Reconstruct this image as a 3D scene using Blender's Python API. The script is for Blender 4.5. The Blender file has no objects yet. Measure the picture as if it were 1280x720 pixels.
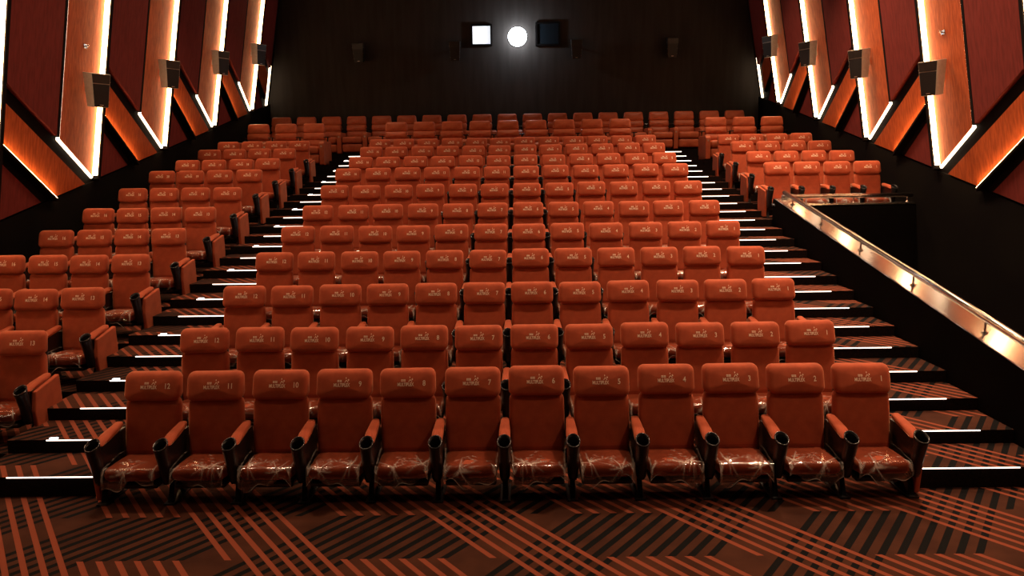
import bpy, bmesh, math, random
from mathutils import Vector, Matrix, Euler
from mathutils.bvhtree import BVHTree
from mathutils import noise as mnoise

random.seed(7)
SC = bpy.context.scene
COL = SC.collection
PI = math.pi

# ------------------------------------------------------------------ camera, world, lights, exposure
cam_data = bpy.data.cameras.new('camera')
cam_data.sensor_width = 36.0
cam_data.lens = 963.0 * 36.0 / 1280.0
cam_data.clip_end = 200
cam = bpy.data.objects.new('camera', cam_data)
COL.objects.link(cam)
cr = Vector((0.99984623, 0.00969227, -0.01461401))
cu = Vector((0.01303011, 0.14709519, 0.98903651))
cf = Vector((-0.01173566, 0.98907485, -0.14694628))
cam.matrix_world = Matrix(((cr.x, cu.x, -cf.x, 0.0), (cr.y, cu.y, -cf.y, 0.0), (cr.z, cu.z, -cf.z, 2.69), (0, 0, 0, 1)))
SC.camera = cam

world = bpy.data.worlds.new('world')
SC.world = world
world.use_nodes = True
world.node_tree.nodes['Background'].inputs[0].default_value = (0.9, 0.5, 0.35, 1)
world.node_tree.nodes['Background'].inputs[1].default_value = 0.0

SC.view_settings.view_transform = 'Standard'
SC.view_settings.look = 'None'
SC.view_settings.exposure = 0.0
SC.view_settings.gamma = 1.0
SC.view_settings.use_curve_mapping = False


def area_lamp(name, loc, target, size, watts, colour, spread=PI):
    d = bpy.data.lights.new(name, 'AREA')
    d.shape = 'DISK'
    d.size = size
    d.energy = watts
    d.color = colour
    d.spread = spread
    o = bpy.data.objects.new(name, d)
    o.location = loc
    o.rotation_euler = (Vector(target) - Vector(loc)).to_track_quat('-Z', 'Y').to_euler()
    COL.objects.link(o)
    return o


WARM = (1.0, 0.63, 0.40)
# ceiling downlights over the seating
for (lx, ly, w) in [(-4.2, 3.2, 8), (-0.15, 3.2, 3), (4.2, 3.2, 66),
                    (-4.4, 7.6, 66), (-0.15, 7.6, 20), (4.2, 7.6, 150),
                    (-4.4, 11.2, 60), (-0.15, 11.2, 36), (4.4, 11.2, 180),
                    (-4.4, 14.8, 50), (-0.15, 14.8, 38), (4.6, 14.8, 200),
                    (-4.4, 19.0, 26), (-0.15, 19.0, 18), (4.6, 19.0, 80)]:
    area_lamp('ceiling_downlight', (lx, ly, 8.1), (lx, ly - 0.6, 0), 0.5, w, WARM, 1.9)

# ------------------------------------------------------------------ helpers
def mat(name, base, rough=0.6, metal=0.0, emit=None, estr=0.0, sheen=0.0, spec=0.5):
    m = bpy.data.materials.new(name)
    m.use_nodes = True
    b = m.node_tree.nodes['Principled BSDF']
    b.inputs['Base Color'].default_value = (*base, 1)
    b.inputs['Roughness'].default_value = rough
    b.inputs['Metallic'].default_value = metal
    b.inputs['Specular IOR Level'].default_value = spec
    if sheen:
        b.inputs['Sheen Weight'].default_value = sheen
        b.inputs['Sheen Roughness'].default_value = 0.4
        b.inputs['Sheen Tint'].default_value = (1, 0.55, 0.3, 1)
    if emit:
        b.inputs['Emission Color'].default_value = (*emit, 1)
        b.inputs['Emission Strength'].default_value = estr
    return m


def N(m, typ, **kw):
    n = m.node_tree.nodes.new(typ)
    for k, v in kw.items():
        setattr(n, k, v)
    return n


def grain(m, c1, c2, scale, bump=0.0, coord='Object', detail=4.0):
    """noise-driven colour variation and bump between two colours"""
    nt = m.node_tree
    b = nt.nodes['Principled BSDF']
    tc = N(m, 'ShaderNodeTexCoord')
    mp = N(m, 'ShaderNodeMapping')
    mp.inputs['Scale'].default_value = scale
    nz = N(m, 'ShaderNodeTexNoise')
    nz.inputs['Scale'].default_value = 1.0
    nz.inputs['Detail'].default_value = detail
    cr_ = N(m, 'ShaderNodeValToRGB')
    cr_.color_ramp.elements[0].position = 0.35
    cr_.color_ramp.elements[1].position = 0.65
    cr_.color_ramp.elements[0].color = (*c1, 1)
    cr_.color_ramp.elements[1].color = (*c2, 1)
    nt.links.new(tc.outputs[coord], mp.inputs[0])
    nt.links.new(mp.outputs[0], nz.inputs['Vector'])
    nt.links.new(nz.outputs['Fac'], cr_.inputs[0])
    nt.links.new(cr_.outputs[0], b.inputs['Base Color'])
    if bump:
        bp = N(m, 'ShaderNodeBump')
        bp.inputs['Strength'].default_value = bump
        bp.inputs['Distance'].default_value = 0.01
        nt.links.new(nz.outputs['Fac'], bp.inputs['Height'])
        nt.links.new(bp.outputs[0], b.inputs['Normal'])
    return m


M = {}
M['fabric'] = grain(mat('seat_fabric', (0.5, 0.09, 0.03), 0.8, sheen=0.45, spec=0.25), (0.40, 0.073, 0.028), (0.50, 0.098, 0.038), (9, 9, 9), 0.05)
M['leather'] = grain(mat('recliner_leather', (0.4, 0.1, 0.035), 0.45, spec=0.4), (0.42, 0.085, 0.030), (0.52, 0.12, 0.045), (7, 7, 7), 0.04)
M['black_plastic'] = grain(mat('black_plastic', (0.006, 0.006, 0.007), 0.3), (0.005, 0.005, 0.006), (0.009, 0.009, 0.010), (30, 30, 30), 0.03)
M['rim_plastic'] = grain(mat('rim_plastic', (0.02, 0.02, 0.022), 0.18), (0.015, 0.015, 0.017), (0.03, 0.03, 0.033), (30, 30, 30))
M['thread'] = grain(mat('embroidery_thread', (0.75, 0.42, 0.25), 0.6), (0.95, 0.66, 0.46), (1.0, 0.78, 0.58), (200, 200, 200))
M['black_wall'] = grain(mat('black_wall_paint', (0.012, 0.010, 0.009), 0.9, spec=0.05), (0.004, 0.003, 0.003), (0.006, 0.005, 0.004), (1.2, 1.2, 1.2), 0.02)
M['back_wall'] = grain(mat('back_wall_fabric', (0.02, 0.016, 0.014), 0.9, spec=0.1), (0.036, 0.031, 0.028), (0.048, 0.042, 0.038), (6, 6, 0.7), 0.03)
M['dark_board'] = grain(mat('black_backing_board', (0.006, 0.005, 0.005), 0.8, spec=0.1), (0.005, 0.004, 0.004), (0.008, 0.006, 0.006), (3, 3, 3))
M['orange_panel'] = grain(mat('orange_wood_panel', (0.6, 0.2, 0.08), 0.7, spec=0.2), (0.33, 0.060, 0.012), (0.52, 0.104, 0.022), (26, 26, 3.0), 0.35, detail=6)
M['red_panel'] = grain(mat('oxblood_panel', (0.2, 0.025, 0.02), 0.8, spec=0.2), (0.15, 0.022, 0.017), (0.20, 0.031, 0.024), (22, 22, 2.0), 0.3, detail=6)
M['led'] = mat('warm_led_diffuser', (0.9, 0.8, 0.7), 0.5, emit=(1.0, 0.76, 0.50), estr=7.0)
M['wash'] = mat('cove_led_diffuser', (0.9, 0.8, 0.7), 0.5, emit=(1.0, 0.62, 0.30), estr=25.0)
M['nose'] = mat('step_led', (0.9, 0.85, 0.8), 0.5, emit=(1.0, 0.80, 0.68), estr=3.0)
M['step_lamp'] = mat('step_lamp_lens', (0.9, 0.9, 0.9), 0.4, emit=(0.9, 0.95, 1.0), estr=4.0)
M['steel'] = grain(mat('brushed_steel', (0.62, 0.55, 0.48), 0.20, 1.0), (0.58, 0.52, 0.46), (0.68, 0.61, 0.54), (3, 60, 3))
M['cap_steel'] = grain(mat('polished_cap_steel', (0.80, 0.76, 0.70), 0.20, 1.0), (0.78, 0.74, 0.68), (0.86, 0.82, 0.76), (2, 2, 2))
M['speaker'] = grain(mat('speaker_cabinet_lit', (0.05, 0.045, 0.04), 0.35), (0.42, 0.37, 0.30), (0.50, 0.44, 0.36), (20, 20, 20))  # black cabinet coloured pale to stand in for strip light on its sides
M['grille'] = grain(mat('speaker_grille', (0.008, 0.007, 0.007), 0.55), (0.002, 0.002, 0.002), (0.008, 0.007, 0.007), (220, 220, 220), 0.3)
M['horn'] = grain(mat('speaker_horn_black', (0.01, 0.01, 0.01), 0.4), (0.010, 0.008, 0.007), (0.014, 0.012, 0.011), (20, 20, 20))
M['badge'] = mat('speaker_badge', (0.5, 0.42, 0.36), 0.3, 0.8)
M['port_bright'] = mat('lit_port_glass', (0.8, 0.85, 0.9), 0.2, emit=(0.86, 0.93, 1.0), estr=0.95)
M['port_dark'] = mat('dark_port_glass', (0.008, 0.012, 0.016), 0.08)
M['lens'] = mat('projector_lens', (0.9, 0.9, 1.0), 0.1, emit=(0.86, 0.92, 1.0), estr=14.0)
M['ceiling'] = grain(mat('ceiling_black', (0.012, 0.01, 0.01), 0.9), (0.010, 0.008, 0.008), (0.016, 0.012, 0.012), (1, 1, 1))


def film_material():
    """thin clear sheet: see-through, a little dulling, glossy, white highlights painted in along the folds and hem (vertex value 'crease')"""
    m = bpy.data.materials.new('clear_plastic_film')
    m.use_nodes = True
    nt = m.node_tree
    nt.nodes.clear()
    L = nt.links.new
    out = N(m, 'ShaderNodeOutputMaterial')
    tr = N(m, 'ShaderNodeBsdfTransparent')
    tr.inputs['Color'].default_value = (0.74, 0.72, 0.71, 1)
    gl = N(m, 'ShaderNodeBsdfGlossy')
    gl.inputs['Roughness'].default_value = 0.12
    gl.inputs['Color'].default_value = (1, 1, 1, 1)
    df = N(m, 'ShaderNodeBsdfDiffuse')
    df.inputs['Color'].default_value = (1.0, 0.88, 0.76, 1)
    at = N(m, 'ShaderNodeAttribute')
    at.attribute_name = 'crease_highlight'
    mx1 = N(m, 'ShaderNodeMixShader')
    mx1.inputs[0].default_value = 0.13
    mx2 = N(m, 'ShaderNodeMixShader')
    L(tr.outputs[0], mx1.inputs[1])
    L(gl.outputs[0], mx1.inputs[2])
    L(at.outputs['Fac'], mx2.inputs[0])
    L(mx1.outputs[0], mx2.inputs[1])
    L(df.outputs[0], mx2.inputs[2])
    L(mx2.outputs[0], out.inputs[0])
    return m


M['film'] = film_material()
M['riser'] = grain(mat('black_riser_carpet', (0.01, 0.007, 0.006), 0.95, spec=0.1), (0.006, 0.004, 0.004), (0.014, 0.008, 0.006), (40, 40, 40), 0.2)


def carpet_material():
    """woven plaid: groups of eleven slanted black stripes and eleven slanted orange stripes, stepped from band to band"""
    m = mat('plaid_carpet', (0.1, 0.03, 0.012), 0.95, spec=0.1)
    nt = m.node_tree
    b = nt.nodes['Principled BSDF']
    L = nt.links.new
    ge = N(m, 'ShaderNodeNewGeometry')
    sx = N(m, 'ShaderNodeSeparateXYZ')
    L(ge.outputs['Position'], sx.inputs[0])

    def val(v):
        n = N(m, 'ShaderNodeValue')
        n.outputs[0].default_value = v
        return n.outputs[0]

    def op(o, a, c=None):
        n = N(m, 'ShaderNodeMath', operation=o)
        for i, q in enumerate((a, c)):
            if q is None:
                continue
            if isinstance(q, (int, float)):
                n.inputs[i].default_value = q
            else:
                L(q, n.inputs[i])
        return n.outputs[0]

    K = 1.031
    x = sx.outputs[0]
    y = op('SUBTRACT', sx.outputs[1], 4.96 * K)
    band = op('FLOOR', op('DIVIDE', y, 0.685 * K))

    pair = op('FLOOR', op('DIVIDE', op('ADD', band, 1.0), 2.0))
    odd = op('FLOORED_MODULO', band, 2.0)

    def stripes(slope, start, step, n_even, n_odd, odd_shift, duty):
        # a group of n stripes, 0.1333 apart, the group repeating every 1.83 and stepping sideways with each pair of bands
        u = op('SUBTRACT', x, op('MULTIPLY', y, slope))
        s = op('ADD', op('ADD', op('MULTIPLY', pair, step), start), op('MULTIPLY', odd, odd_shift))
        t = op('FLOORED_MODULO', op('SUBTRACT', u, s), 1.83 * K)
        width = op('ADD', op('MULTIPLY', odd, (n_odd - n_even) * 0.1333 * K), (n_even * 0.1333 - 0.05) * K)
        ing = op('LESS_THAN', t, width)
        st = op('LESS_THAN', op('FLOORED_MODULO', t, 0.1333 * K), duty)
        return op('MULTIPLY', ing, st)

    black = stripes(0.725, -1.92 * K, 0.8 * K, 11, 6, 0.0, 0.062)
    orange = stripes(-0.755, -2.07 * K, -0.8 * K, 6, 11, 0.133 * K, 0.050)
    nz = N(m, 'ShaderNodeTexNoise')
    nz.inputs['Scale'].default_value = 3.0
    nz.inputs['Detail'].default_value = 8.0
    L(ge.outputs['Position'], nz.inputs['Vector'])
    cr_ = N(m, 'ShaderNodeValToRGB')
    cr_.color_ramp.elements[0].position = 0.3
    cr_.color_ramp.elements[1].position = 0.7
    cr_.color_ramp.elements[0].color = (0.040, 0.014, 0.008, 1)
    cr_.color_ramp.elements[1].color = (0.078, 0.027, 0.014, 1)
    L(nz.outputs['Fac'], cr_.inputs[0])
    m1 = N(m, 'ShaderNodeMix', data_type='RGBA')
    m1.inputs[7].default_value = (0.005, 0.005, 0.005, 1)
    L(black, m1.inputs[0])
    L(cr_.outputs[0], m1.inputs[6])
    m2 = N(m, 'ShaderNodeMix', data_type='RGBA')
    m2.inputs[7].default_value = (0.25, 0.062, 0.031, 1)
    L(orange, m2.inputs[0])
    L(m1.outputs[2], m2.inputs[6])
    L(m2.outputs[2], b.inputs['Base Color'])
    fz = N(m, 'ShaderNodeTexNoise')
    fz.inputs['Scale'].default_value = 260.0
    L(ge.outputs['Position'], fz.inputs['Vector'])
    bp = N(m, 'ShaderNodeBump')
    bp.inputs['Strength'].default_value = 0.4
    bp.inputs['Distance'].default_value = 0.004
    L(fz.outputs['Fac'], bp.inputs['Height'])
    L(bp.outputs[0], b.inputs['Normal'])
    return m


M['carpet'] = carpet_material()


def link(name, mesh, m, parent=None, kind=None, label=None):
    o = bpy.data.objects.new(name, mesh)
    if m is not None and not mesh.materials:
        mesh.materials.append(m)
    COL.objects.link(o)
    if parent is not None:
        o.parent = parent
    if kind:
        o['kind'] = kind
    if label:
        o['label'] = label
    return o


def to_mesh(bm, name, smooth=False):
    bmesh.ops.recalc_face_normals(bm, faces=bm.faces)
    me = bpy.data.meshes.new(name)
    bm.to_mesh(me)
    bm.free()
    if smooth:
        me.polygons.foreach_set('use_smooth', [True] * len(me.polygons))
    return me


def thing(name, label, cat, loc=(0, 0, 0), rz=0.0, group=None):
    o = bpy.data.objects.new(name, None)
    o.empty_display_size = 0.1
    o.location = loc
    o.rotation_euler = (0, 0, rz)
    COL.objects.link(o)
    o['label'] = label
    o['category'] = cat
    if group:
        o['group'] = group
    return o


def box_bm(x0, x1, y0, y1, z0, z1, bevel=0.0, seg=2):
    bm = bmesh.new()
    vs = [bm.verts.new((x, y, z)) for x in (x0, x1) for y in (y0, y1) for z in (z0, z1)]
    for f in ((0, 1, 3, 2), (4, 6, 7, 5), (0, 4, 5, 1), (2, 3, 7, 6), (0, 2, 6, 4), (1, 5, 7, 3)):
        bm.faces.new([vs[i] for i in f])
    if bevel:
        bmesh.ops.bevel(bm, geom=bm.edges[:], offset=bevel, segments=seg, affect='EDGES', profile=0.5)
    return bm


def carpet_box(name, x0, x1, y0, y1, z0, z1, parent=None, kind=None):
    """tier or step: carpet on top, black riser and sides"""
    me = to_mesh(box_bm(x0, x1, y0, y1, z0, z1), name)
    me.materials.append(M['carpet'])
    me.materials.append(M['riser'])
    for p in me.polygons:
        p.material_index = 0 if p.normal.z > 0.5 else 1
    return link(name, me, None, parent, kind)


def box(name, x0, x1, y0, y1, z0, z1, m, parent=None, kind=None, bevel=0.0):
    return link(name, to_mesh(box_bm(x0, x1, y0, y1, z0, z1, bevel), name), m, parent, kind)


def prism_bm(poly, fn0, fn1):
    """poly of 2-D points; fn0 / fn1 turn a point into the 3-D vertex of the two ends"""
    bm = bmesh.new()
    a = [bm.verts.new(fn0(*p)) for p in poly]
    c = [bm.verts.new(fn1(*p)) for p in poly]
    n = len(poly)
    bm.faces.new(a)
    bm.faces.new(c[::-1])
    for i in range(n):
        j = (i + 1) % n
        bm.faces.new((a[i], a[j], c[j], c[i]))
    return bm


def pillow_bm(hx, hz, r, t, er, bulge, xf, n=6, rings=3):
    """cushion: rounded rectangle in x-z, thickness t along y, rounded rim er, bulging faces; xf maps each vertex"""
    def outline(inset):
        pts = []
        a, c = hx - inset, hz - inset
        rr = max(r - inset * 0.55, 0.004)
        rr = min(rr, a * 0.98, c * 0.98)
        for k, (sx_, sz_) in enumerate(((1, 1), (-1, 1), (-1, -1), (1, -1))):
            for i in range(n + 1):
                an = PI / 2 * k + PI / 2 * i / n
                pts.append((sx_ * (a - rr) + rr * math.cos(an), sz_ * (c - rr) + rr * math.sin(an)))
            # extra points along the straight run
            nx, nz = ((-1, 1), (-1, -1), (1, -1), (1, 1))[k]
            ea = PI / 2 * (k + 1)
            p0 = pts[-1]
            p1 = (nx * (a - rr) + rr * math.cos(ea), nz * (c - rr) + rr * math.sin(ea))
            for q in (1 / 3, 2 / 3):
                pts.append((p0[0] + (p1[0] - p0[0]) * q, p0[1] + (p1[1] - p0[1]) * q))
        return pts
    bm = bmesh.new()
    loops = []
    steps = 4
    prof = []
    for i in range(steps + 1):
        an = PI / 2 * i / steps
        prof.append((-t / 2 + er - er * math.sin(an), er * (1 - math.cos(an))))
    prof = prof[::-1]                      # front face edge first
    full = [(y, ins) for y, ins in prof] + [(-y, ins) for y, ins in prof[::-1]]

    def ring(y, pts):
        return [bm.verts.new(xf(Vector((p[0], y, p[1])))) for p in pts]
    base = outline(er)
    # front cap rings
    for k in range(1, rings):
        s = k / rings
        loops.append(ring(-t / 2 - bulge * (1 - s * s), [(p[0] * s, p[1] * s) for p in base]))
    for y, ins in full:
        loops.append(ring(y, outline(ins)))
    for k in range(rings - 1, 0, -1):
        s = k / rings
        loops.append(ring(t / 2 + bulge * 0.5 * (1 - s * s), [(p[0] * s, p[1] * s) for p in base]))
    for A, B in zip(loops, loops[1:]):
        m_ = len(A)
        for i in range(m_):
            j = (i + 1) % m_
            bm.faces.new((A[i], A[j], B[j], B[i]))
    for lp, y in ((loops[0], -t / 2 - bulge), (loops[-1], t / 2 + bulge * 0.5)):
        c = bm.verts.new(xf(Vector((0, y, 0))))
        for i in range(len(lp)):
            bm.faces.new((c, lp[i], lp[(i + 1) % len(lp)]))
    return bm


def tube_bm(path, rad, n=10):
    bm = bmesh.new()
    loops = []
    for i, p in enumerate(path):
        p = Vector(p)
        a = Vector(path[max(i - 1, 0)])
        c = Vector(path[min(i + 1, len(path) - 1)])
        d = (c - a).normalized()
        u = d.cross(Vector((0, 0, 1)))
        if u.length < 1e-3:
            u = Vector((1, 0, 0))
        u.normalize()
        v = d.cross(u)
        loops.append([bm.verts.new(p + (u * math.cos(2 * PI * k / n) + v * math.sin(2 * PI * k / n)) * rad) for k in range(n)])
    for A, B in zip(loops, loops[1:]):
        for i in range(n):
            j = (i + 1) % n
            bm.faces.new((A[i], A[j], B[j], B[i]))
    bm.faces.new(loops[0])
    bm.faces.new(loops[-1][::-1])
    return bm


def lathe_bm(profile, xf=lambda v: v, n=18, closed=True):
    """profile of (r, z)"""
    bm = bmesh.new()
    loops = [[bm.verts.new(xf(Vector((r * math.cos(2 * PI * k / n), r * math.sin(2 * PI * k / n), z)))) for k in range(n)] for r, z in profile]
    for A, B in zip(loops, loops[1:]):
        for i in range(n):
            j = (i + 1) % n
            bm.faces.new((A[i], A[j], B[j], B[i]))
    if closed:
        bm.faces.new(loops[0])
        bm.faces.new(loops[-1][::-1])
    return bm


# ------------------------------------------------------------------ layout numbers (metres)
X0 = -0.153                                   # centre line of the hall
W = 0.56                                      # seat pitch
ROWY = [6.541 + 1.1665 * k for k in range(11)]
TIER = [0.0, 0.145, 0.414, 0.690, 0.947, 1.210, 1.505, 1.810, 2.040, 2.283, 2.499]
TIER_R12, TIER_R13 = 2.95, 3.28
XL, XR = -7.30, 7.00                          # side walls at their base line
BACK = 23.0
CEIL = 8.3
STEP_Y0, STEP_DY, STEP_Z0, STEP_DZ = 6.25, 0.583, 0.178, 0.1257


def zb(y):                                    # base line of the wall panelling
    return 2.66 + 0.2166 * (y - 13.16)


# ------------------------------------------------------------------ shell
floor = box('floor', XL - 0.2, XR + 0.2, -4.0, BACK, -0.15, 0.0, M['carpet'], kind='structure')
box('ceiling', XL - 0.2, XR + 0.2, -4.0, BACK + 0.2, CEIL, CEIL + 0.15, M['ceiling'], kind='structure')
wall_back = box('wall_back', XL - 0.2, XR + 0.2, BACK, BACK + 0.2, 0.0, CEIL, M['back_wall'], kind='structure')
box('wall_front', XL - 0.2, XR + 0.2, -4.2, -4.0, 0.0, CEIL, M['black_wall'], kind='structure')

TILT = 0.17


def wall_side(side):
    xb = XL if side < 0 else XR
    s = -side                                  # inward direction
    name = 'wall_left' if side < 0 else 'wall_right'

    def P(y, h, off=0.0):
        return (xb + s * (TILT * h + off), y, zb(y) + h)
    # tilted backing above the base line, from behind the screen end to the back wall
    poly = [(2.2, 0.0), (BACK, 0.0), (BACK, CEIL - zb(BACK)), (2.2, CEIL - zb(2.2))]
    wall = link(name, to_mesh(prism_bm(poly, lambda y, h: P(y, h, -0.12), lambda y, h: P(y, h, 0.0)), name), M['dark_board'], kind='structure')
    # black dado below the base line
    dp = [(-4.0, 0.0), (BACK, 0.0), (BACK, zb(BACK)), (2.2, zb(2.2)), (-4.0, zb(2.2))]
    link('dado', to_mesh(prism_bm(dp, lambda y, z: (xb - s * 0.14, y, z), lambda y, z: (xb + s * 0.035, y, z)), 'dado'), M['black_wall'], wall)
    fp = [(-4.0, zb(2.2)), (2.2, zb(2.2)), (2.2, CEIL), (-4.0, CEIL)]
    link('plain_panel', to_mesh(prism_bm(fp, lambda y, z: (xb - s * 0.14, y, z), lambda y, z: (xb + s * 0.0, y, z)), 'plain_panel'), M['black_wall'], wall)

    def piece(nm, pts, o0, o1, m):
        me = to_mesh(prism_bm(pts, lambda y, h: P(y, h, o0), lambda y, h: P(y, h, o1)), nm)
        return link(nm, me, m, wall)

    def top(y):
        return CEIL - zb(y) - 0.02

    n0 = 12.05 if side < 0 else 11.86
    pitch = 2.70
    for j in range(-3, 5):
        n = n0 + pitch * j
        clip = lambda y: min(y, BACK - 0.02)
        if j <= 3:
            f = n + 1.12
            # lit vertical panel, recessed, cut off slantwise at the foot
            piece('vertical_panel', [(n, 0.90), (f, 0.06), (f, top(f)), (n, top(n))], 0.0, 0.02, M['orange_panel'])
            piece('led_strip', [(n - 0.028, 0.90), (n + 0.016, 0.90), (n + 0.016, top(n)), (n - 0.028, top(n))], 0.0, 0.035, M['led'])
            piece('led_strip', [(n - 0.028, 0.895), (n + 0.012, 0.905), (f + 0.0, 0.078), (f - 0.026, 0.058)], 0.0, 0.03, M['led'])
            # cove on the far side: proud dark edge board with the light strip set on it, washing the panel
            piece('edge_board', [(f + 0.012, 0.04), (f + 0.09, 0.0), (f + 0.09, top(f)), (f + 0.012, top(f))], 0.0, 0.12, M['dark_board'])
            piece('wash_strip', [(f - 0.012, 0.12), (f + 0.012, 0.10), (f + 0.012, top(f)), (f - 0.012, top(f))], 0.025, 0.10, M['wash'])
            # near edge board beside the thin light line
            piece('edge_board', [(n - 0.10, 0.98), (n - 0.03, 0.93), (n - 0.03, top(n)), (n - 0.10, top(n))], 0.0, 0.06, M['dark_board'])
        else:
            # the last light line stands in the corner by the back wall
            piece('led_strip', [(BACK - 0.38, 0.02), (BACK - 0.33, 0.02), (BACK - 0.33, 1.12), (BACK - 0.38, 1.12)], 0.0, 0.05, M['led'])
            f = n + 1.12
        f = n + 1.12
        if j <= 3:
            a = f + 0.11
            e = clip(n + pitch - 0.13)
            hs = lambda y: 1.93 - 0.715 * (y - a)
            if j == 3:
                e = BACK - 0.42
            # large dark red panel with slanting foot
            piece('upper_panel', [(a, hs(a)), (e, hs(e)), (e, top(e)), (a, top(a))], 0.0, 0.07, M['red_panel'])
            # orange slanting panel with a wash of light along its lower edge
            q = clip(f + 2.42)
            hi = 1.76
            sl = hi / 2.42
            lo = [(f + 0.10, 1.10), (f + 1.53, 0.02), (min(f + 2.42, BACK - 0.4), max(0.02, hi - sl * (min(f + 2.42, BACK - 0.4) - f))), (f + 0.10, hi - sl * 0.10)]
            if j == 3:
                lo = [(f + 0.10, 1.10), (f + 1.20, 0.27), (f + 1.20, hi - sl * 1.20), (f + 0.10, hi - sl * 0.10)]
            piece('slanting_panel', lo, 0.0, 0.05, M['orange_panel'])
            d = Vector((lo[1][0] - lo[0][0], lo[1][1] - lo[0][1])).normalized()
            nn = Vector((d.y, -d.x)) * 0.03
            nn = nn if nn.y < 0 else -nn
            p0, p1 = Vector(lo[0]) + nn, Vector(lo[1]) + nn
            if j < 3:
                piece('wash_strip', [tuple(Vector(lo[0]) + nn * 0.4), tuple(Vector(lo[1]) + nn * 0.4), tuple(p1), tuple(p0)], 0.075, 0.11, M['wash2'])
            b0 = [tuple(p0), tuple(p1), tuple(p1 + nn * 1.2), tuple(p0 + nn * 1.2)]
            piece('edge_board', b0, 0.0, 0.13 if j < 3 else 0.055, M['dark_board'])
            # small dark red corner panel at the foot
            w_ = 1.18 if j < 3 else 0.95
            piece('corner_panel', [(f + 0.10, 0.03), (f + w_, 0.03), (f + 0.10, 0.87)], 0.0, 0.05, M['red_panel'])
    return wall


M['wash2'] = mat('slant_led_diffuser', (0.9, 0.8, 0.7), 0.5, emit=(1.0, 0.58, 0.26), estr=30.0)
wall_side(-1)
wall_side(1)

# ------------------------------------------------------------------ seating tiers and aisle stairs
CX0, CX1 = X0 - 6 * W - 0.08, X0 + 6 * W + 0.08          # central block
LX1 = -4.80                                              # aisle edge of the left block
RX0 = 4.50                                               # aisle edge of the right block
FRONT = [y - 0.80 for y in ROWY]
FRONT12, FRONT13 = 19.05, 21.15
edges = FRONT[1:] + [FRONT12]
for k in range(1, 11):
    y0, y1, z = FRONT[k], edges[k], TIER[k]
    carpet_box('seating_tier', CX0, CX1, y0, y1, -0.1, z, kind='structure')
    carpet_box('seating_tier', XL, LX1, y0, y1, -0.1, z, kind='structure')
    if k >= 7:
        carpet_box('seating_tier', RX0, XR, 13.86 if k == 7 else y0, y1, -0.1, z, kind='structure')
carpet_box('seating_tier', CX0, CX1, FRONT12, FRONT13, -0.1, TIER_R12, kind='structure')
carpet_box('seating_tier', XL, LX1, FRONT12, FRONT13, -0.1, TIER_R12, kind='structure')
carpet_box('seating_tier', RX0, XR, FRONT12, FRONT13, -0.1, TIER_R12, kind='structure')
carpet_box('seating_tier', XL, XR, FRONT13, BACK, -0.1, TIER_R13, kind='structure')


def stairs(name, x0, x1, lx0, lx1, lamps):
    st = bpy.data.objects.new(name, None)
    COL.objects.link(st)
    st['kind'] = 'structure'
    for j in range(25):
        y = STEP_Y0 + STEP_DY * j
        z = STEP_Z0 + STEP_DZ * j
        y1 = y + STEP_DY if j < 24 else FRONT13
        carpet_box('step', x0, x1, y, y1, -0.1, z, st)
        box('nosing_light', lx0, lx1, y - 0.006, y, z - 0.008 - 0.0004 * j, z + 0.001, M['nose'], st)
        if lamps and j % 2 == 1:
            box('step_lamp', lx0 + 0.02, lx0 + 0.09, y + 0.01, y + 0.04, z, z + 0.012, M['step_lamp'], st)
    return st


stairs('aisle_stairs', LX1, CX0, -4.43, CX0 - 0.03, True)
stairs('aisle_stairs', CX1, RX0, CX1 + 0.03, 4.19, False)

# ------------------------------------------------------------------ parapet with polished cap and handrails
def capz(y):
    return 0.892 + 0.187 * (y - 6.77)


par = bpy.data.objects.new('parapet_wall', None)
COL.objects.link(par)
par['kind'] = 'structure'
PX0, PX1, PY1 = RX0, RX0 + 0.28, 13.70
pp = [(3.6, -0.1), (PY1 + 0.14, -0.1), (PY1 + 0.14, capz(PY1) - 0.012), (3.6, capz(3.6) - 0.012)]
link('side_wall', to_mesh(prism_bm(pp, lambda y, z: (PX0 + 0.005, y, z), lambda y, z: (PX1 - 0.005, y, z)), 'side_wall'), M['black_wall'], par)
cp = [(3.6, capz(3.6) - 0.012), (PY1, capz(PY1) - 0.012), (PY1, capz(PY1)), (3.6, capz(3.6))]
link('wall_cap', to_mesh(prism_bm(cp, lambda y, z: (PX0 - 0.01, y, z), lambda y, z: (PX1 + 0.01, y, z)), 'wall_cap'), M['cap_steel'], par)
box('end_wall', PX1 - 0.005, XR, PY1, PY1 + 0.15, -0.1, 2.06, M['black_wall'], par)
box('wall_cap', PX0 - 0.01, XR - 0.05, PY1 - 0.01, PY1 + 0.16, 2.06, 2.09, M['cap_steel'], par)

rail = thing('handrail', 'sloping polished steel handrail on short posts along the right stair parapet', 'handrail', (4.63, 6.0, capz(6.0)))
RH = 0.15
o = Vector(rail.location)
link('rail', to_mesh(tube_bm([Vector((4.63, 3.7, capz(3.7) + RH)) - o, Vector((4.63, 8.0, capz(8.0) + RH)) - o, Vector((4.63, 13.62, capz(13.62) + RH * 0.8)) - o], 0.038, 14), 'rail', True), M['steel'], rail)


def post_mesh(h, name='post'):
    return to_mesh(lathe_bm([(0.035, 0.0), (0.035, 0.012), (0.018, 0.02), (0.013, 0.03), (0.013, h - 0.03), (0.02, h - 0.02), (0.02, h)], n=12), name, True)


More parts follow.
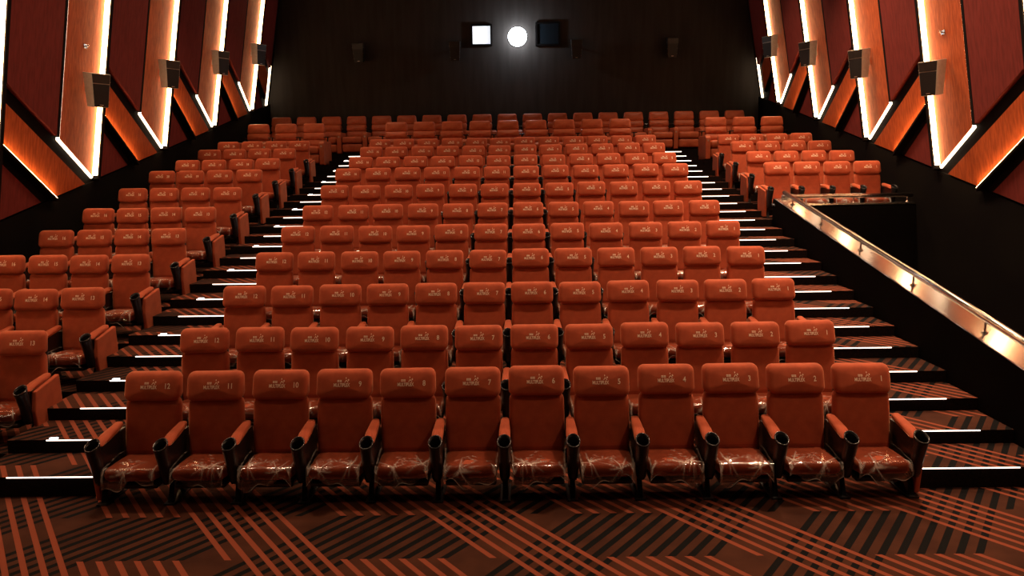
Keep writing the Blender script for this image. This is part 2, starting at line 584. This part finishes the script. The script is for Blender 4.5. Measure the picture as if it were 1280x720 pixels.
pm_ = post_mesh(RH - 0.01)
for y in (4.9, 6.2, 7.6, 9.05, 10.5, 11.9, 13.2):
    q = link('post', pm_, M['steel'], rail)
    q.location = Vector((4.63, y, capz(y))) - o
rail2 = thing('handrail', 'short level steel handrail in front of the right seating block', 'handrail', (5.8, 13.77, 2.09))
o = Vector(rail2.location)
link('rail', to_mesh(tube_bm([Vector((4.63, 13.70, 2.215)) - o, Vector((4.80, 13.77, 2.215)) - o, Vector((6.0, 13.77, 2.215)) - o, Vector((6.93, 13.77, 2.215)) - o], 0.038, 14), 'rail', True), M['steel'], rail2)
pm2 = post_mesh(0.115)
for x in (4.95, 5.90, 6.85):
    q = link('post', pm2, M['steel'], rail2)
    q.location = Vector((x, 13.77, 2.09)) - o

# ------------------------------------------------------------------ cinema seat parts (origin on the floor below the head pad, facing -y)
SEATH = 1.02


def lean_back(v):                              # backrest axis: leans back towards the top
    return Vector((v.x, v.y + 0.17 * (v.z - 0.80), v.z))


def backrest_xf(v):
    z = v.z + 0.535
    k = 1.0 - 0.05 * max(0.0, (0.36 - z) / 0.2) + 0.02 * math.sin((z - 0.27) / 0.53 * PI)
    hollow = 0.012 * (1 - (v.x / 0.24) ** 2)
    p = Vector((v.x * k, v.y - 0.025 + (hollow if v.y < 0 else 0), z))
    return lean_back(p)


def head_xf(v):
    p = Vector((v.x, v.y - 0.035, v.z + 0.902))
    q = lean_back(p)
    # fuller below, thinner to the top
    return Vector((q.x, q.y + 0.02 * (v.z / 0.118) if v.y < 0 else q.y, q.z))


bm = pillow_bm(0.242, 0.120, 0.055, 0.135, 0.048, 0.012, head_xf, n=5)
head_tree = BVHTree.FromBMesh(bm)
ME = {'headrest': to_mesh(bm, 'headrest', True)}
ME['backrest'] = to_mesh(pillow_bm(0.236, 0.268, 0.06, 0.11, 0.042, 0.006, backrest_xf, n=4), 'backrest', True)


def shell_xf(v):
    return lean_back(Vector((v.x * (1 - 0.08 * (v.z < 0)), v.y + 0.055, v.z + 0.56)))


ME['back_shell'] = to_mesh(pillow_bm(0.205, 0.29, 0.06, 0.03, 0.012, 0.01, shell_xf, n=3, rings=2), 'back_shell', True)


def cush_xf(v):
    # pillow face is x-z: lay it down (z -> -y), front edge towards -y
    x, d, t = v.x, v.z, -v.y                  # d: +0.22 back .. -0.22 front
    y = -0.335 + d
    z = 0.272 + t - 0.035 * (d / 0.22) * 0.5
    if d < -0.12:
        z -= 0.25 * (abs(d) - 0.12) ** 1.0 * (0.35 if t > 0 else -0.15)
    return Vector((x * (1 - 0.10 * max(0.0, min(1.0, (0.14 - d) / 0.30))), y, z))


ME['seat_cushion'] = to_mesh(pillow_bm(0.238, 0.235, 0.05, 0.125, 0.05, 0.016, cush_xf, n=4), 'seat_cushion', True)
ME['seat_pan'] = to_mesh(box_bm(-0.21, 0.21, -0.52, -0.14, 0.155, 0.205, 0.015), 'seat_pan')


def prism_x(poly, x0, x1, bevel=0.0):
    b_ = prism_bm(poly, lambda y, z: (x0, y, z), lambda y, z: (x1, y, z))
    if bevel:
        bmesh.ops.recalc_face_normals(b_, faces=b_.faces)
        bmesh.ops.bevel(b_, geom=b_.edges[:], offset=bevel, segments=2, affect='EDGES', profile=0.5)
    return b_


# arm: black side panel, padded orange top, cup holder at the front
ME['armrest'] = to_mesh(prism_x([(-0.49, 0.20), (-0.06, 0.16), (-0.05, 0.54), (-0.46, 0.525), (-0.49, 0.42)], -0.026, 0.026, 0.008), 'armrest')


def pad_xf(v):
    x, d, t = v.x, v.z, -v.y
    x *= 1 - 0.28 * max(0.0, min(1.0, (d + 0.02) / 0.20))
    return Vector((x, -0.290 + d, 0.553 + t + 0.03 * (d / 0.2) - (0.02 if d < -0.16 and t > 0 else 0.0)))


ME['arm_pad'] = to_mesh(pillow_bm(0.048, 0.195, 0.028, 0.05, 0.02, 0.004, pad_xf, n=3, rings=2), 'arm_pad', True)


def cup_xf(v):
    # elliptical, leaning forward; rim plane slopes down to the front
    up = max(0.0, (v.z - 0.36) / 0.19)
    return Vector((v.x * 1.0, v.y * 1.12 - 0.535 - 0.02 * up + 0.05 * (1 - min(1, max(0, (v.z - 0.22) / 0.3))), v.z + 0.62 * v.y * up))


ME['cup_holder'] = to_mesh(lathe_bm([(0.030, 0.19), (0.042, 0.22), (0.050, 0.36), (0.054, 0.49), (0.056, 0.530), (0.055, 0.542), (0.050, 0.542), (0.047, 0.53), (0.044, 0.44), (0.042, 0.43), (0.002, 0.43)], cup_xf, 18), 'cup_holder', True)
ME['cup_rim'] = to_mesh(lathe_bm([(0.0495, 0.541), (0.0565, 0.539), (0.0590, 0.545), (0.0560, 0.551), (0.0510, 0.550), (0.0495, 0.541)], cup_xf, 20, closed=False), 'cup_rim', True)
ME['leg'] = to_mesh(prism_x([(-0.47, 0.0), (-0.44, 0.0), (-0.36, 0.07), (-0.29, 0.07), (-0.20, 0.0), (-0.17, 0.0), (-0.25, 0.17), (-0.22, 0.26), (-0.44, 0.26), (-0.40, 0.17)], -0.022, 0.022, 0.004), 'leg')
ME['foot'] = to_mesh(box_bm(-0.045, 0.045, -0.50, -0.14, 0.0, 0.014, 0.004), 'foot')
EP = [(-0.44, 0.02), (-0.06, 0.05), (-0.02, 0.30), (-0.035, 0.575), (-0.44, 0.50), (-0.475, 0.30)]
ME['end_panel_l'] = to_mesh(prism_x(EP, -0.075, -0.027, 0.012), 'end_panel', False)
ME['end_panel_r'] = to_mesh(prism_x(EP, 0.027, 0.075, 0.012), 'end_panel', False)


def film_mesh(seed):
    """crumpled clear sheet lying on the cushion and hanging over its front edge; folds radiate from one or two knots"""
    rnd = random.Random(seed)
    nx, ns = 56, 50
    top, total = 0.42, 0.54
    segs = []

    def ray_from(k, a, l, w):
        segs.append((k[0], k[1], k[0] + math.cos(a) * l, k[1] + math.sin(a) * l, w))
    knots = [(rnd.uniform(-0.12, 0.12), rnd.uniform(0.39, 0.45))]
    if rnd.random() < 0.6:
        knots.append((rnd.choice((-1, 1)) * rnd.uniform(0.12, 0.19), rnd.uniform(0.36, 0.44)))
    for kn in knots:
        for _ in range(rnd.randint(8, 12)):
            ray_from(kn, rnd.uniform(0, 2 * PI), rnd.uniform(0.05, 0.19), rnd.uniform(0.4, 1.0))
    for sd in (-1, 1):                       # gathered corners
        for _ in range(rnd.randint(3, 6)):
            ray_from((sd * 0.205, rnd.uniform(0.44, 0.50)), rnd.uniform(-2.2, -0.9) if sd < 0 else rnd.uniform(-2.2, -0.9), rnd.uniform(0.03, 0.10), rnd.uniform(0.6, 1.0))
    for _ in range(rnd.randint(8, 20)):      # small crinkles on top
        ray_from((rnd.gauss(0, 0.07), rnd.gauss(0.30, 0.05)), rnd.gauss(0.2, 0.7), rnd.uniform(0.02, 0.06), rnd.uniform(0.3, 0.7))
    ph = rnd.uniform(0, 6)

    def hem(x):
        return 0.085 + 0.028 * math.sin(x * 13 + ph) + 0.02 * math.sin(x * 31 + ph * 2) + 0.035 * max(0, abs(x) / 0.22 - 0.6)

    off = Vector((seed * 3.1, seed * 1.7, 0))
    bm = bmesh.new()
    lay = bm.verts.layers.float.new('crease_highlight')
    grid = []
    for i in range(nx + 1):
        q = -1 + 2 * i / nx
        col = []
        for k in range(ns + 1):
            sl = total * k / ns
            hw = 0.242 - 0.024 * min(1, sl / 0.30)
            x = q * hw
            c = 0.0
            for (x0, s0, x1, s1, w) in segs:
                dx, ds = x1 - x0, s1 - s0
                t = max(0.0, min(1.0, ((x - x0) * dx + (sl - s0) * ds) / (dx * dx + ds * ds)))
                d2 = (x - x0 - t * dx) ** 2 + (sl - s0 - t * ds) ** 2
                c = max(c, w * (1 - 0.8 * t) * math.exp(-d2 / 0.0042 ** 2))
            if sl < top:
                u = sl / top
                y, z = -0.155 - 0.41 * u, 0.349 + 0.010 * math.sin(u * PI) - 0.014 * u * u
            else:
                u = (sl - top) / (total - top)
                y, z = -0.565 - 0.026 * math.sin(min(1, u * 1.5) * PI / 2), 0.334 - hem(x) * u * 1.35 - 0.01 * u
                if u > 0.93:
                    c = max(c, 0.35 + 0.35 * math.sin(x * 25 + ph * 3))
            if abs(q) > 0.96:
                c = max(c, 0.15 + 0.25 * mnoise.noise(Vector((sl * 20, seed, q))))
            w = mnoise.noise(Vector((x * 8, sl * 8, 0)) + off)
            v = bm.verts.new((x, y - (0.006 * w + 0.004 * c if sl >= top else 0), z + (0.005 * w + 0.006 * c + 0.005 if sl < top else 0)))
            v[lay] = max(0.0, min(0.85, c * 0.8))  # fold strength, reused as mask for the painted white highlights
            col.append(v)
        grid.append(col)
    for i in range(nx):
        for k in range(ns):
            bm.faces.new((grid[i][k], grid[i + 1][k], grid[i + 1][k + 1], grid[i][k + 1]))
    return to_mesh(bm, 'plastic_film', True)


FILMS = [film_mesh(s) for s in range(1, 6)]

# lettering on the head pad: flat print lying on the cloth
def text_polys(body, size):
    cu_ = bpy.data.curves.new('lettering', 'FONT')
    cu_.body = body
    cu_.size = size
    cu_.resolution_u = 3
    cu_.offset = 0.0011
    cu_.align_x = 'CENTER'
    ob = bpy.data.objects.new('lettering', cu_)
    COL.objects.link(ob)
    dg = bpy.context.evaluated_depsgraph_get()
    dg.update()
    me = bpy.data.meshes.new_from_object(ob.evaluated_get(dg))
    vs = [v.co.xy.copy() for v in me.vertices]
    fs = [tuple(p.vertices) for p in me.polygons]
    bpy.data.objects.remove(ob)
    bpy.data.curves.remove(cu_)
    bpy.data.meshes.remove(me)
    return vs, fs


def on_head(vs, fs, dx, dz, sx=1.0, sz=1.0):
    out = []
    for v in vs:
        x, z = v[0] * sx + dx, v[1] * sz + dz
        hit = head_tree.ray_cast(Vector((x, -0.6, z)), Vector((0, 1, 0)))
        y = hit[0].y if hit[0] is not None else -0.1
        out.append((x, y - 0.0025, z))
    return out, fs


def polys_mesh(name, chunks):
    V, Fc = [], []
    for vs, fs in chunks:
        b0 = len(V)
        V += vs
        Fc += [tuple(i + b0 for i in f) for f in fs]
    me = bpy.data.meshes.new(name)
    me.from_pydata(V, [], Fc)
    return me


def rect(x0, x1, z0, z1):
    return [Vector((x0, z0)), Vector((x1, z0)), Vector((x1, z1)), Vector((x0, z1))], [(0, 1, 2, 3)]


chunks = []
vs, fs = text_polys('MULTIPLEX', 0.040)
chunks.append(on_head(vs, fs, -0.012, 0.893, 0.70, 1.0))
# two small chequered squares above the first letters
for a in (0, 1):
    for (i, j_) in ((0, 0), (1, 1), (0, 1), (1, 0)):
        v_, f_ = rect(-0.050 + a * 0.021 + i * 0.0095, -0.050 + a * 0.021 + i * 0.0095 + 0.0075, 0.930 + j_ * 0.0095, 0.930 + j_ * 0.0095 + 0.0075)
        chunks.append(on_head(v_, f_, 0, 0))
# rising stroke, dot and little cross above the last letters
for pts in ([(0.012, 0.926), (0.018, 0.926), (0.031, 0.946), (0.025, 0.946)], [(0.025, 0.946), (0.031, 0.946), (0.047, 0.927), (0.041, 0.927)],
            [(0.022, 0.956), (0.028, 0.956), (0.028, 0.967), (0.022, 0.967)], [(0.040, 0.944), (0.053, 0.944), (0.053, 0.949), (0.040, 0.949)],
            [(0.044, 0.939), (0.049, 0.939), (0.049, 0.954), (0.044, 0.954)]):
    chunks.append(on_head([Vector(p) for p in pts], [(0, 1, 2, 3)], 0, 0))
ME['logo'] = polys_mesh('logo', chunks)
NUM = {}
for k in range(1, 21):
    vs, fs = text_polys(str(k), 0.062)
    NUM[k] = polys_mesh('seat_number', [on_head(vs, fs, 0.148, 0.892, 0.85, 1.0)])

# ------------------------------------------------------------------ one seat with its parts, then copies
WORDS = ['', 'one', 'two', 'three', 'four', 'five', 'six', 'seven', 'eight', 'nine', 'ten', 'eleven', 'twelve', 'thirteen', 'fourteen', 'fifteen', 'sixteen', 'seventeen', 'eighteen', 'nineteen', 'twenty']
ORD = ['front', 'second', 'third', 'fourth', 'fifth', 'sixth', 'seventh', 'eighth', 'ninth', 'tenth', 'eleventh']


def copy_part(o, parent):
    c = o.copy()
    COL.objects.link(c)
    c.parent = parent
    return c


def add(name, key, m, parent, loc=None):
    q = link(name, ME[key] if isinstance(key, str) else key, m, parent)
    if loc:
        q.location = loc
    return q


def make_seat():
    r = thing('cinema_seat', '', 'seat')
    cu_ = add('seat_cushion', 'seat_cushion', M['fabric'], r)
    add('seat_pan', 'seat_pan', M['black_plastic'], r)
    bk = add('backrest', 'backrest', M['fabric'], r)
    add('back_shell', 'back_shell', M['black_plastic'], bk)
    hd = add('headrest', 'headrest', M['fabric'], r)
    lg = add('logo', 'logo', M['thread'], hd)
    lg['label'] = 'pale embroidered emblem with lettering'
    return r


proto = make_seat()


def arm(parent, x, side_panel=None):
    a = add('armrest', 'armrest', M['black_plastic'], parent, (x, 0, 0))
    add('arm_pad', 'arm_pad', M['fabric'], a)
    c = add('cup_holder', 'cup_holder', M['black_plastic'], a)
    c2 = add('cup_rim', 'cup_rim', M['rim_plastic'], a)
    lg = add('leg', 'leg', M['black_plastic'], parent, (x, 0, 0))
    add('foot', 'foot', M['black_plastic'], lg)
    if side_panel:
        add('end_panel', side_panel, M['fabric'], parent, (x, 0, 0))


first_use = [True]


def place_seat(x, y, z, row, number, block, film, left_arm, left_end, right_end):
    if first_use[0]:
        r = proto
        first_use[0] = False
    else:
        r = proto.copy()
        COL.objects.link(r)
        for ch in proto.children:
            if ch.name.split('.')[0] not in ('seat_cushion', 'seat_pan', 'backrest', 'headrest'):
                continue
            c = copy_part(ch, r)
            for g in ch.children:
                if g.name.split('.')[0] in ('back_shell', 'logo'):
                    copy_part(g, c)
    r.location = (x, y, z)
    jit = random.uniform(-1, 1)
    parts = {ch.name.split('.')[0]: ch for ch in r.children}
    tilt = Euler((random.uniform(-0.012, 0.012), random.uniform(-0.008, 0.008), jit * 0.02))
    for nm in ('backrest', 'headrest'):
        parts[nm].rotation_euler = tilt
    parts['headrest'].location.z = random.uniform(-0.006, 0.008)
    num = link('seat_number', NUM[number], M['thread'], parts['headrest'])
    num['label'] = 'pale embroidered number %d' % number
    if film:
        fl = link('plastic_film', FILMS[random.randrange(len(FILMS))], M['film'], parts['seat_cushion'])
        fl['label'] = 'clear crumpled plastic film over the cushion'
        if random.random() < 0.5:
            fl.scale.x = -1
    if left_arm:
        arm(r, -W / 2, 'end_panel_l' if left_end else None)
    arm(r, W / 2, 'end_panel_r' if right_end else None)
    wb = {'middle': 'in the middle block', 'left': 'in the block by the left wall', 'right': 'in the block by the right wall'}[block]
    r['label'] = 'rust-orange cinema seat numbered %s, %s row, %s' % (WORDS[number], ORD[row], wb)
    r['category'] = 'seat'
    r['group'] = 'cinema seats ' + wb
    return r


VX = {}
for k in range(11):
    y, z = ROWY[k], TIER[k]
    for i in range(12):
        num = (12 - i) if k < 7 else (16 - i)
        place_seat(X0 + (i - 5.5) * W, y, z, k, num, 'middle', k < 6, i == 0, i == 0, i == 11)
    if k >= 1:
        nl = 4
        if k == 1:
            nl = 2
        if k == 2:
            nl = 3
        for i in range(nl):
            num = (13 + i) if k < 7 else (17 + i)
            place_seat(-5.12 - 0.553 * i, y, z, k, num, 'left', k < 8, i == nl - 1, False, i == 0)
    if k >= 7:
        for i in range(4):
            place_seat(4.84 + 0.558 * i, y, z, k, 4 - i, 'right', True, i == 0, i == 0, False)

# ------------------------------------------------------------------ recliners of the two back rows
RC = {}


def off_xf(dy, dz, lean=0.12, z0=0.9):
    def f(v):
        return Vector((v.x, v.y + dy + lean * (v.z + dz - z0), v.z + dz))
    return f


RC['headrest'] = to_mesh(pillow_bm(0.275, 0.125, 0.05, 0.15, 0.055, 0.015, lambda v: off_xf(-0.02, 0.965)(Vector((v.x * (1 - 0.10 * (v.z / 0.125) * 0.5), v.y, v.z))), n=4), 'headrest', True)
RC['lumbar_roll'] = to_mesh(pillow_bm(0.285, 0.095, 0.05, 0.16, 0.055, 0.015, off_xf(-0.03, 0.755), n=4), 'lumbar_roll', True)
RC['backrest'] = to_mesh(pillow_bm(0.285, 0.10, 0.05, 0.16, 0.055, 0.012, off_xf(-0.03, 0.57), n=4), 'backrest', True)


def rc_seat(v):
    x, d, t = v.x, v.z, -v.y
    return Vector((x, -0.44 + d, 0.39 + t))


RC['seat_cushion'] = to_mesh(pillow_bm(0.285, 0.33, 0.06, 0.19, 0.06, 0.015, rc_seat, n=4), 'seat_cushion', True)
RC['footrest'] = to_mesh(pillow_bm(0.28, 0.11, 0.04, 0.12, 0.035, 0.01, lambda v: Vector((v.x, v.y - 0.70, v.z + 0.17)), n=3, rings=2), 'footrest', True)
RC['base'] = to_mesh(box_bm(-0.28, 0.28, -0.66, 0.02, 0.0, 0.28, 0.01), 'base')
RC['armrest'] = to_mesh(prism_x([(-0.78, 0.02), (0.02, 0.02), (0.02, 0.62), (-0.70, 0.60), (-0.78, 0.55)], -0.062, 0.062, 0.02), 'armrest')
RC['cup_ring'] = to_mesh(lathe_bm([(0.03, 0.604), (0.045, 0.604), (0.047, 0.612), (0.036, 0.612), (0.03, 0.604)], lambda v: Vector((v.x, v.y - 0.62, v.z - 0.002)), 14, closed=False), 'cup_ring', True)
RC['call_button'] = to_mesh(box_bm(-0.02, 0.02, -0.788, -0.776, 0.46, 0.50, 0.003), 'call_button')
RC['tray_table'] = to_mesh(box_bm(-0.062, 0.062, -0.26, 0.02, 0.72, 0.74, 0.006), 'tray_table')
RC['tray_post'] = to_mesh(lathe_bm([(0.018, 0.60), (0.018, 0.722)], lambda v: Vector((v.x, v.y - 0.08, v.z)), 10), 'tray_post', True)


def recliner(x, y, z, label, group, left_arm):
    r = thing('recliner', label, 'recliner', (x, y, z), random.uniform(-0.005, 0.005), group)
    for nm in ('headrest', 'lumbar_roll', 'backrest', 'seat_cushion', 'footrest'):
        link(nm, RC[nm], M['leather'], r)
    link('base', RC['base'], M['black_plastic'], r)
    for s in ((-1, 1) if left_arm else (1,)):
        a = link('armrest', RC['armrest'], M['leather'], r)
        a.location.x = s * 0.356
        link('cup_ring', RC['cup_ring'], M['steel'], a)
        link('call_button', RC['call_button'], M['badge'], a)
        p = link('tray_post', RC['tray_post'], M['black_plastic'], a)
        link('tray_table', RC['tray_table'], M['rim_plastic'], a)
    return r


NTH = ['first', 'second', 'third', 'fourth', 'fifth', 'sixth', 'seventh', 'eighth', 'ninth', 'tenth', 'eleventh', 'twelfth', 'thirteenth',
       'fourteenth', 'fifteenth', 'sixteenth', 'seventeenth', 'eighteenth', 'nineteenth']
for i in range(9):
    recliner(X0 - 0.13 + (i - 4) * 0.717, 20.2, TIER_R12, 'tan leather recliner, %s from left among the nine in the middle of the second-last row' % NTH[i], 'recliners in the second-last row', i == 0)
for i, x in enumerate((-6.71, -5.995, -5.28)):
    recliner(x, 20.2, TIER_R12, 'tan leather recliner, %s from the left wall in the second-last row' % NTH[i], 'recliners in the second-last row', i == 0)
for i, x in enumerate((5.03, 5.75, 6.47)):
    recliner(x, 20.2, TIER_R12, 'tan leather recliner, %s from the right aisle in the second-last row' % NTH[i], 'recliners in the second-last row', i == 0)
for i in range(19):
    recliner(-6.77 + i * 0.7155, 22.4, TIER_R13, 'tan leather recliner, %s from the left wall in the last row, against the back wall' % NTH[i], 'recliners in the last row', i == 0)

# ------------------------------------------------------------------ speakers
def tapered(name, wt, wb_, d, h):
    bm = bmesh.new()
    vs = []
    for z, w_, dd in ((-h / 2, wb_, d * 0.82), (h / 2, wt, d)):
        for sx_, yy in ((-1, 0), (1, 0), (1, dd), (-1, dd)):
            vs.append(bm.verts.new((sx_ * w_ / 2, -yy if False else yy - d, z)))
    for f in ((0, 1, 2, 3), (7, 6, 5, 4), (0, 4, 5, 1), (1, 5, 6, 2), (2, 6, 7, 3), (3, 7, 4, 0)):
        bm.faces.new([vs[i] for i in f])
    bmesh.ops.recalc_face_normals(bm, faces=bm.faces)
    bmesh.ops.bevel(bm, geom=bm.edges[:], offset=0.008, segments=2, affect='EDGES', profile=0.5)
    return to_mesh(bm, name)


SP = {'cabinet': tapered('cabinet', 0.32, 0.24, 0.25, 0.53)}
SP['cabinet_dark'] = SP['cabinet'].copy()
# front plates (local front is -y at y = -0.30)
def plate(name, pts, y0, y1):
    return to_mesh(prism_bm(pts, lambda x, z: (x, y0, z), lambda x, z: (x, y1, z)), name)


SP['grille'] = plate('grille', [(-0.113, -0.254), (0.113, -0.254), (0.136, 0.10), (-0.136, 0.10)], -0.256, -0.195)
SP['horn_plate'] = plate('horn_plate', [(-0.137, 0.112), (0.137, 0.112), (0.150, 0.256), (-0.150, 0.256)], -0.256, -0.215)
SP['badge'] = plate('badge', [(-0.03, -0.235), (0.03, -0.235), (0.03, -0.222), (-0.03, -0.222)], -0.259, -0.25)
SP['bracket_plate'] = to_mesh(box_bm(-0.05, 0.05, -0.012, 0.0, -0.10, 0.10, 0.003), 'bracket_plate')
SP['bracket_arm'] = to_mesh(tube_bm([(0, 0, 0.05), (0, -0.10, 0.06), (0, -0.2, 0.03)], 0.016, 8), 'bracket_arm', True)
SP['trim'] = to_mesh(box_bm(-0.004, 0.004, -0.25, -0.08, -0.004, 0.004), 'side_handle')


def speaker(loc, yaw, pitch, label, group, gap, wall_dir):
    """loc: centre of the rear face; yaw 0 faces -y; wall_dir: unit vector from the cabinet back to the wall"""
    t = thing('wall_speaker', label, 'speaker', loc, 0, group)
    rot = Euler((pitch, 0, yaw), 'XYZ')
    d_back = wall_dir[1] == 1
    cb = link('cabinet', SP['cabinet_dark' if gap == 0.10 and d_back else 'cabinet'], M['horn'] if d_back else M['speaker'], t)
    cb.rotation_euler = rot
    for nm, m in (('grille', M['grille']), ('horn_plate', M['horn']), ('badge', M['badge'])):
        q = link(nm, SP[nm], m, cb)
    for sx_ in (-1, 1):
        for z in (0.14, -0.02, -0.17):
            q = link('side_handle', SP['trim'], M['badge'], cb)
            q.location = (sx_ * (0.142 + 0.074 * z), 0, z)
    d = Vector(wall_dir)
    br = link('bracket', to_mesh(tube_bm([(0.0, 0.0, 0.02), tuple(d * gap * 0.6 + Vector((0, 0, 0.05))), tuple(d * gap + Vector((0, 0, 0.05)))], 0.016, 8), 'bracket', True), M['speaker'], t)
    pl = link('bracket_plate', SP['bracket_plate'], M['speaker'], br)
    pl.location = d * gap + Vector((0, 0, 0.05))
    pl.rotation_euler = (0, 0, math.atan2(d.y, d.x) - PI / 2)
    return t


LNTH = ['nearest to the screen', 'second from the screen', 'third from the screen', 'nearest to the back wall']
for side in (-1, 1):
    xb = XL if side < 0 else XR
    s = -side
    n0 = 12.05 if side < 0 else 11.86
    for j in range(4):
        n = n0 + 2.70 * j
        y = n + 0.73
        h = 1.56
        xw = xb + s * (TILT * h + 0.02)
        gap = 0.10
        # facing inward and turned towards the screen
        yaw = s * (PI / 2 - math.radians(32))
        speaker((xw + s * gap, y, zb(y) + h), yaw, math.radians(8) , 'black tapered loudspeaker on the %s side wall, %s' % ('left' if side < 0 else 'right', LNTH[j]),
                'loudspeakers on the %s wall' % ('left' if side < 0 else 'right'), gap, (-s, 0.0, 0.0))
for i, x in enumerate((-4.56, -1.80, 1.67, 4.39)):
    speaker((x, BACK - 0.10, 6.20), 0, math.radians(10), 'small black loudspeaker on the back wall, %s' % ('left of the lit square port, farther one', 'just left of the lit square port', 'just right of the dark port', 'farthest to the right')[i],
            'loudspeakers on the back wall', 0.10, (0, 1, 0))

# small metal hooks above the nearest speakers
for side in (-1, 1):
    xb = XL if side < 0 else XR
    s = -side
    n = 12.05 if side < 0 else 11.86
    y = n + 0.58
    h = 2.25
    t = thing('wall_hook', 'small brown metal hook on the lit panel above the nearest %s wall speaker' % ('left' if side < 0 else 'right'), 'hook', (xb + s * (TILT * h + 0.02), y, zb(y) + h), 0, None)
    link('plate', to_mesh(box_bm(-0.02, 0.02, -0.05, 0.05, -0.035, 0.035, 0.005), 'plate'), M['steel'], t)
    link('peg', to_mesh(tube_bm([(0, 0, 0), (s * 0.06, 0, 0), (s * 0.07, 0, 0.03)], 0.012, 8), 'peg', True), M['steel'], t)

# ------------------------------------------------------------------ projection ports and projector
def port(name, x0, x1, z0, z1, pane_mat):
    fr = bmesh.new()
    w_ = bpy.data.objects.new(name, None)
    COL.objects.link(w_)
    w_['kind'] = 'structure'
    t = 0.05
    for (a, b_, c, d) in ((x0 - t, x1 + t, z1, z1 + t), (x0 - t, x1 + t, z0 - t, z0), (x0 - t, x0, z0, z1), (x1, x1 + t, z0, z1)):
        box('frame', a, b_, BACK - 0.06, BACK, c, d, M['black_wall'], w_)
    box('pane', x0, x1, BACK - 0.02, BACK - 0.004, z0, z1, pane_mat, w_)
    fr.free()
    return w_


port('window_1', -1.30, -0.79, 6.39, 6.89, M['port_bright'])
port('window_2', 0.56, 1.16, 6.36, 6.92, M['port_dark'])
pj = thing('projector', 'glaring white projector lens shining from the back wall port', 'projector', (-0.01, BACK - 0.01, 6.58))
link('lens_housing', to_mesh(lathe_bm([(0.268, -0.005), (0.268, 0.006), (0.20, 0.006), (0.20, -0.005)], lambda v: Vector((v.x, -v.z, v.y)), 28, closed=False), 'lens_housing', True), M['black_wall'], pj)
link('lens', to_mesh(lathe_bm([(0.27, 0.0), (0.27, 0.03), (0.20, 0.05), (0.10, 0.062), (0.02, 0.066)], lambda v: Vector((v.x, -v.z, v.y)), 28), 'lens', True), M['lens'], pj)  # disc made wider than a real lens to take in its glare
pd = bpy.data.lights.new('projector_halo_light', 'POINT')  # unseen point light added before the lens to throw a halo on the wall
pd.energy = 60
pd.color = (0.82, 0.90, 1.0)
pd.shadow_soft_size = 0.06
po = bpy.data.objects.new('projector_halo_light', pd)
po.location = (-0.01, BACK - 0.34, 6.58)
COL.objects.link(po)
